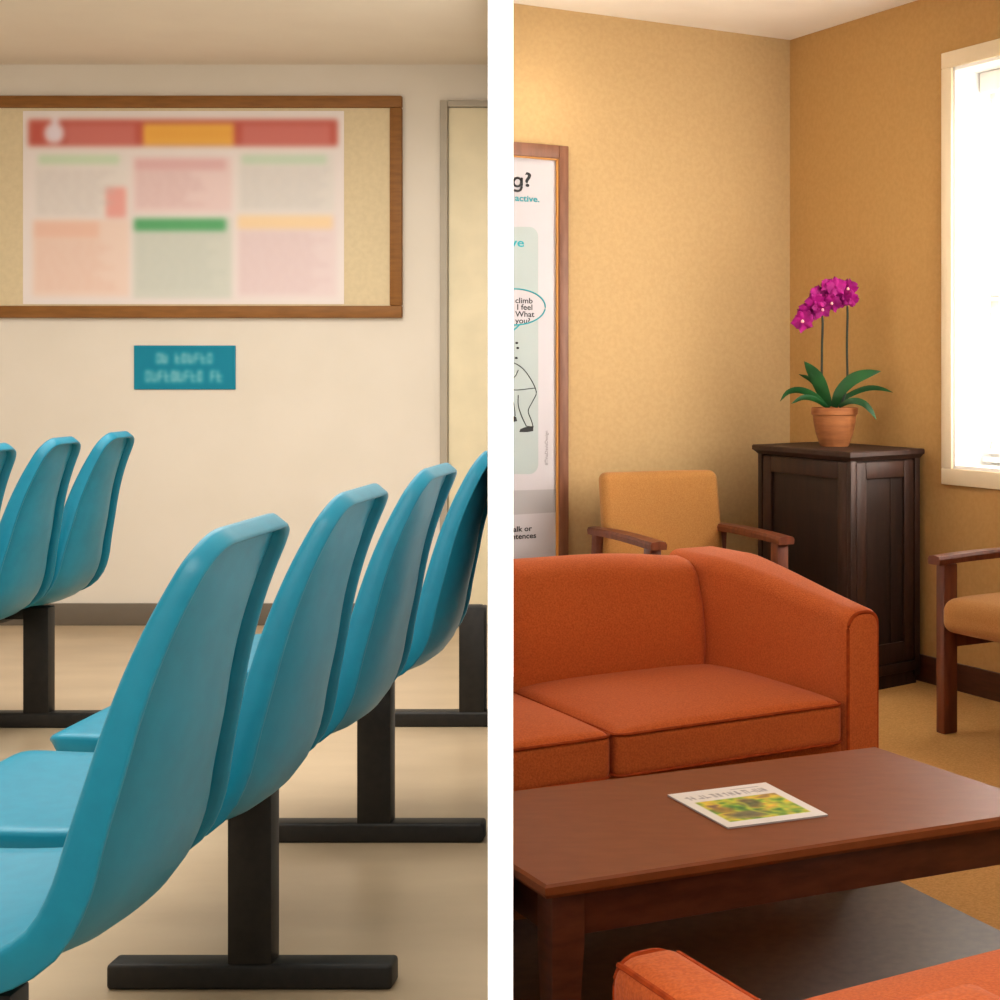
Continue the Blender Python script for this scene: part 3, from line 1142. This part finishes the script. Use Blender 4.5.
def guest_chair(origin, ex, ey, label, D=.5, W=.47):
    """origin: floor point midway between the front legs; ex to the right, ey to the back"""
    fr = Frame(origin, ex, ey)
    t = empty('guest_armchair', Vector(origin) + Vector(ey) * D * .5, label, 'chair')
    hw = W / 2
    za = .56
    for s in (-1, 1):
        x = s * hw
        bm = bmesh.new()
        xi = x - s * .042
        a, c = min(x, xi), max(x, xi)
        taper_box(bm, fr, [(a, c, 0, .055, 0), (a, c, 0, .055, .1), (a, c, 0, .055, za - .026)], .005)
        obj('leg', bm, M_chwood, t)
        bm = bmesh.new()
        taper_box(bm, fr, [(a + .004, c - .004, D - .03, D + .012, 0), (a, c, D - .07, D - .025, .35), (a, c, D - .09, D - .045, za - .02)], .004)
        obj('leg', bm, M_chwood, t)
        # flat arm with a slightly raised front lip
        bm = bmesh.new()
        n = 12
        rings = []
        for k in range(n + 1):
            y = -.025 + (D + .005) * k / n
            f = k / n
            zt = za + .006 * math.sin(PI * f) + .004 * f
            w0 = .030 - .006 * abs(f - .4)
            xm = (a + c) / 2
            sec = [(-w0, -.027), (w0, -.027), (w0 + .002, -.010), (w0 - .003, -.001), (0, .002), (-w0 + .003, -.001), (-w0 - .002, -.010)]
            rings.append([bm.verts.new(fr(xm + sx, y, zt + sz)) for sx, sz in sec])
        m = 7
        for p, q in zip(rings, rings[1:]):
            for k in range(m):
                bm.faces.new((p[k], p[(k + 1) % m], q[(k + 1) % m], q[k]))
        bm.faces.new(rings[0]); bm.faces.new(rings[-1][::-1])
        obj('armrest', bm, M_chwood, t, smooth=35)
        bm = bmesh.new()
        box(bm, fr, min(x - s * .01, x - s * .034), max(x - s * .01, x - s * .034), .05, D - .05, .27, .32, .003)
        obj('rail', bm, M_chwood, t)
    bm = bmesh.new()
    box(bm, fr, -hw + .04, hw - .04, D - .09, D - .06, .27, .32, .003)
    obj('rail', bm, M_chwood, t)
    bm = bmesh.new()
    rbox(bm, fr, -hw + .035, hw - .035, -.015, D - .06, .322, .425, .036, 10, crown=.018)
    obj('seat', bm, M_tanfab, t)
    bm = bmesh.new()
    lean = .16

    def wp(x, y, z):
        return [x * (1 - .05 * (z - .36)), y + (z - .40) * lean + .03 * (x / hw) ** 2 * -1, z]
    rbox(bm, fr, -hw + .025, hw - .025, D - .115, D - .045, .40, .765, .03, 10, warp=wp)
    obj('backrest', bm, M_tanfab, t)
    return t


exa = Vector((math.cos(math.radians(22)), math.sin(math.radians(22)), 0))
eya = Vector((math.cos(math.radians(119)), math.sin(math.radians(119)), 0))
guest_chair((-.188, 5.525, 0), exa, eya, 'mustard padded wooden armchair behind the sofa, left of the dark cabinet', .56, .51)
guest_chair(Vector((.667, 4.843, 0)) + E1 * .025 - E2 * .022, -E1, E2, 'mustard padded wooden armchair under the window at the right edge', .45, .47)

# ------------------------------------------------------------------ CABINET
C0 = Vector((.266, 5.60, 0))
cx_ = Vector((math.cos(math.radians(43)), math.sin(math.radians(43)), 0))
cy_ = Vector((math.cos(math.radians(121)), math.sin(math.radians(121)), 0))
FC = Frame(C0, cx_, cy_)
CW, CD, CZ = .362, .645, .856
cb = empty('cabinet', C0 + cx_ * .2 + cy_ * .3, 'dark mahogany panelled cabinet in the corner carrying the orchid', 'cabinet')
bm = bmesh.new()
box(bm, FC, .022, CW - .01, .022, CD - .012, .07, CZ - .024)
obj('carcass', bm, M_cabp, cb, smooth=0)
bm = bmesh.new()
taper_box(bm, FC, [(.0, CW, .0, CD, CZ - .034), (-.012, CW + .004, -.012, CD + .012, CZ - .022), (-.018, CW + .008, -.018, CD + .018, CZ - .018), (-.018, CW + .008, -.018, CD + .018, CZ - .004),
                   (-.014, CW + .004, -.014, CD + .014, CZ)], .0)
obj('cabinet_top', bm, M_cab, cb, smooth=20)
bm = bmesh.new()
box(bm, FC, .012, CW - .012, .012, CD - .012, 0, .06)
box(bm, FC, .0, CW, .0, CD, .05, .085, .004)
obj('plinth', bm, M_cab, cb)
# corner posts
for x0, x1, y0, y1 in ((0, .028, 0, .028), (CW - .028, CW, 0, .028), (0, .028, CD - .028, CD)):
    bm = bmesh.new()
    box(bm, FC, x0, x1, y0, y1, .03, CZ - .03, .003)
    obj('corner_post', bm, M_cab, cb)
# door on the wide left face (x = 0 plane): frame around a recessed panel
bm = bmesh.new()
y0, y1, z0, z1 = .032, CD - .032, .09, CZ - .04
for a in ((y0, y0 + .06, z0, z1), (y1 - .06, y1, z0, z1), (y0 + .06, y1 - .06, z1 - .06, z1), (y0 + .06, y1 - .06, z0, z0 + .07)):
    box(bm, FC, .004, .024, a[0], a[1], a[2], a[3], .003)
d = obj('door', bm, M_cab, cb)
bm = bmesh.new()
box(bm, FC, .016, .0235, y0 + .055, y1 - .055, z0 + .06, z1 - .055)
obj('door_panel', bm, M_cabp, d, smooth=0)
# narrow right face (y = 0 plane)
bm = bmesh.new()
x0, x1 = .032, CW - .032
for a in ((x0, x0 + .05, z0, z1), (x1 - .05, x1, z0, z1), (x0 + .05, x1 - .05, z1 - .06, z1), (x0 + .05, x1 - .05, z0, z0 + .07)):
    box(bm, FC, a[0], a[1], .004, .024, a[2], a[3], .003)
d = obj('side_frame', bm, M_cab, cb)
bm = bmesh.new()
box(bm, FC, x0 + .045, x1 - .045, .016, .0235, z0 + .06, z1 - .055)
for k in range(2, 3):
    xx_ = x0 + .045 + (x1 - x0 - .09) * k / 3
    box(bm, FC, xx_ - .003, xx_ + .003, .013, .017, z0 + .07, z1 - .06, .001)
obj('side_panel', bm, M_cabp, d, smooth=0)

# ------------------------------------------------------------------ ORCHID
OY = 6.0
PB = at(834.5, 446, OY)
PB.z = CZ + .0005
s = OY / F                                     # metres per photo pixel here
oc = empty('potted_orchid', PB, 'magenta orchid in a terracotta pot standing on the dark cabinet', 'plant')
bm = bmesh.new()
lathe(bm, PB, [(.0, 0), (14.0 * s, 0), (15.0 * s, 2 * s), (18.8 * s, 13 * s), (21.0 * s, 24 * s), (21.8 * s, 31 * s), (23.2 * s, 32 * s), (23.4 * s, 37.5 * s), (22.8 * s, 39 * s),
               (21.5 * s, 39 * s), (20.8 * s, 37 * s), (20 * s, 33 * s), (0.01 * s, 32 * s)], 36)
obj('pot', bm, M_terra, oc)
bm = bmesh.new()
lathe(bm, PB, [(.001, 33 * s), (20.6 * s, 34.5 * s), (12 * s, 37 * s), (.001, 38 * s)], 28)
obj('soil', bm, M_soil, oc)


def opx(x, y, dy=0):
    """point on the plant from a photo pixel, dy towards the wall"""
    p = at(x, y, OY)
    return Vector((p.x, p.y + dy, p.z + (PB.z - at(834.5, 446, OY).z)))


leaves = [([(829, 407, 0), (823, 393, -.005), (816, 378, -.01), (804, 361, -.015)], 7.5),
          ([(834, 407, -.01), (838, 393, -.03), (851, 379, -.05), (866, 373, -.06), (880, 371, -.06)], 6.5),
          ([(835, 407, 0), (847, 396, .02), (866, 388, .01), (880, 388, -.02), (892, 392, -.05)], 3.0),
          ([(838, 406, -.03), (850, 400, -.07), (862, 402, -.09), (870, 410, -.1), (875, 419, -.1)], 3.6),
          ([(827, 407, 0), (815, 396, -.02), (800, 390, -.03), (788, 392, -.03), (780, 401, -.03)], 3.6),
          ([(827, 407, -.03), (815, 399, -.06), (803, 397, -.08), (791, 403, -.09)], 3.0),
          ([(828, 406, .03), (820, 390, .05), (812, 380, .06), (799, 374, .06)], 3.4)]
for pts, wpx_ in leaves:
    ctr = resample(catmull([tuple(opx(x, y, d_)) for x, y, d_ in pts], 6), 16)
    bm = bmesh.new()
    rows = []
    for i, p in enumerate(ctr):
        f = i / 15
        tg = (ctr[min(15, i + 1)] - ctr[max(0, i - 1)]).normalized()
        sd = tg.cross(Vector((0, -1, 0))).normalized()
        sd = (sd * .85 + Vector((0, -.35, 0))).normalized()
        w = wpx_ * s * (.55 + 1.3 * f) * (1 - f ** 2.6) if f < .99 else .0006
        w = min(w, wpx_ * s)
        nrm = tg.cross(sd).normalized()
        rows.append([bm.verts.new(p - sd * w + nrm * w * .25), bm.verts.new(p - nrm * .0008), bm.verts.new(p + sd * w + nrm * w * .25), bm.verts.new(p + nrm * .0012)])
    for a, c in zip(rows, rows[1:]):
        for k in range(4):
            bm.faces.new((a[k], a[(k + 1) % 4], c[(k + 1) % 4], c[k]))
    bm.faces.new(rows[0]); bm.faces.new(rows[-1][::-1])
    obj('leaf', bm, M_leaf, oc, smooth=60)
for pts in ([(829, 408), (822.5, 385), (822, 350), (822.5, 318), (818, 305), (806, 312)], [(840, 408), (847, 385), (847, 345), (847.5, 308), (844, 292), (830, 293)]):
    bm = bmesh.new()
    cpts = catmull([tuple(opx(x, y, .01)) for x, y in pts], 6)
    tube(bm, cpts, [.0045 if i < 19 else .0028 for i in range(len(cpts))], 7)
    obj('stem', bm, M_stem, oc)
fl = [(803, 321, 9.5), (809, 311, 9), (815, 302, 8), (822, 309, 8.5), (818, 294, 7.5), (827, 295, 9), (832, 303, 8), (836, 287, 8.5), (843, 298, 8.5), (848, 288, 8), (850, 299, 7), (828, 286, 6.5), (841, 290, 8)]
for n_, (x, y, rp) in enumerate(fl):
    c = opx(x, y, random.uniform(-.035, .015))
    rr = rp * s * 1.26
    fwd = Vector((random.uniform(-.5, .5), -1, random.uniform(-.5, .2))).normalized()
    rt = fwd.cross(Vector((0, 0, 1))).normalized()
    upv = rt.cross(fwd).normalized()
    roll = random.uniform(-.5, .5)
    bm = bmesh.new()
    for q in range(5):
        an = roll + PI / 2 + q * 2 * PI / 5
        dirv = rt * math.cos(an) + upv * math.sin(an)
        sdv = -rt * math.sin(an) + upv * math.cos(an)
        wide = .62 if q in (1, 4) else .42
        L = rr * (1.0 if q in (1, 4) else .95)
        g = []
        for i in range(6):
            f = i / 5
            w = wide * rr * math.sin(PI * min(.98, f * .86 + .10)) ** .7
            row = []
            for j in range(5):
                v = -1 + j / 2
                wob = 1 + .10 * math.sin(9 * f + 3 * v + n_)
                row.append(bm.verts.new(c + dirv * L * f * wob + sdv * w * v + fwd * rr * (.22 * f * f - .25 * v * v * f + .10 * math.sin(5 * v + n_) * f)))
            g.append(row)
        for i in range(5):
            for j in range(4):
                bm.faces.new((g[i][j], g[i][j + 1], g[i + 1][j + 1], g[i + 1][j]))
    fo = obj('flower', bm, M_petal, oc, smooth=60, recalc=False)
    bm = bmesh.new()
    bmesh.ops.create_uvsphere(bm, u_segments=8, v_segments=6, radius=rr * .17)
    for v in bm.verts:
        v.co = c + fwd * rr * .15 + v.co * (1.0 if v.co.z < 0 else .8)
    obj('flower_lip', bm, M_lip if n_ % 3 == 0 else M_petal, fo)

# ------------------------------------------------------------------ LIGHT


def area(name, loc, target, size, sy, power, color):
    l = bpy.data.lights.new(name, 'AREA')
    l.shape = 'RECTANGLE'
    l.size, l.size_y = size, sy
    l.energy = power
    l.color = color
    o = bpy.data.objects.new(name, l)
    o.location = loc
    o.rotation_euler = (Vector(target) - Vector(loc)).to_track_quat('-Z', 'Y').to_euler()
    COL.objects.link(o)
    return o


def point(name, loc, power, color, rad):
    l = bpy.data.lights.new(name, 'POINT')
    l.energy = power
    l.color = color
    l.shadow_soft_size = rad
    o = bpy.data.objects.new(name, l)
    o.location = loc
    COL.objects.link(o)
    return o


area('left_ceiling_light', (-1.9, 3.6, ZC - .03), (-1.9, 3.6, 0), 2.4, 4.0, 120, (1, .97, .92))
area('left_front_light', (-.8, .2, 2.2), (-1.6, 5, .8), 1.2, 1.2, 42, (1, .97, .92))
area('left_rear_fill', (-1.75, 5.6, ZC - .03), (-1.5, 5.2, 0), .8, .8, 10, (1, .97, .92))  # unseen fill, added to brighten the last seat beside the divider
wc = rw((WS0 + WS1) / 2, -.06, (WZ0 + WZ1) / 2)
o = area('window_daylight', wc, bw(.75, 0, 1.35), .9, 1.3, 20, (1, .96, .88))
o.data.spread = math.radians(120)
point('wall_lamp', bw(1.16, .22, 2.13), 1.3, (1, .90, .72), .06)
area('lounge_ceiling_light', (.75, 2.1, ZC - .03), (.45, 3.1, 0), 1.4, 1.4, 29, (1, .92, .80))

w = bpy.data.worlds.new('World')
scn.world = w
w.use_nodes = True
nt = w.node_tree
bg = nt.nodes['Background']
tc = nt.nodes.new('ShaderNodeTexCoord')
dp = nt.nodes.new('ShaderNodeVectorMath')
dp.operation = 'DOT_PRODUCT'
dp.inputs[1].default_value = tuple(E2)
nt.links.new(tc.outputs['Generated'], dp.inputs[0])
mr = nt.nodes.new('ShaderNodeMapRange')
mr.inputs['From Min'].default_value = .35
mr.inputs['From Max'].default_value = .75
mr.inputs['To Min'].default_value = .45
mr.inputs['To Max'].default_value = 14.0
nt.links.new(dp.outputs['Value'], mr.inputs['Value'])
nt.links.new(mr.outputs[0], bg.inputs['Strength'])
bg.inputs['Color'].default_value = (1, .95, .88, 1)

# ------------------------------------------------------------------ CAMERA
cam = bpy.data.cameras.new('camera')
cam.sensor_width = 36
cam.lens = F / 1000 * 36
cam.shift_x = (500 - CX) / 1000
cam.shift_y = (CY - 500) / 1000
cam.clip_start = .05
co = bpy.data.objects.new('camera', cam)
co.location = (0, 0, H)
co.rotation_euler = (PI / 2, 0, 0)
COL.objects.link(co)
scn.camera = co
scn.view_settings.view_transform = 'Standard'
scn.view_settings.look = 'None'
scn.view_settings.exposure = 0
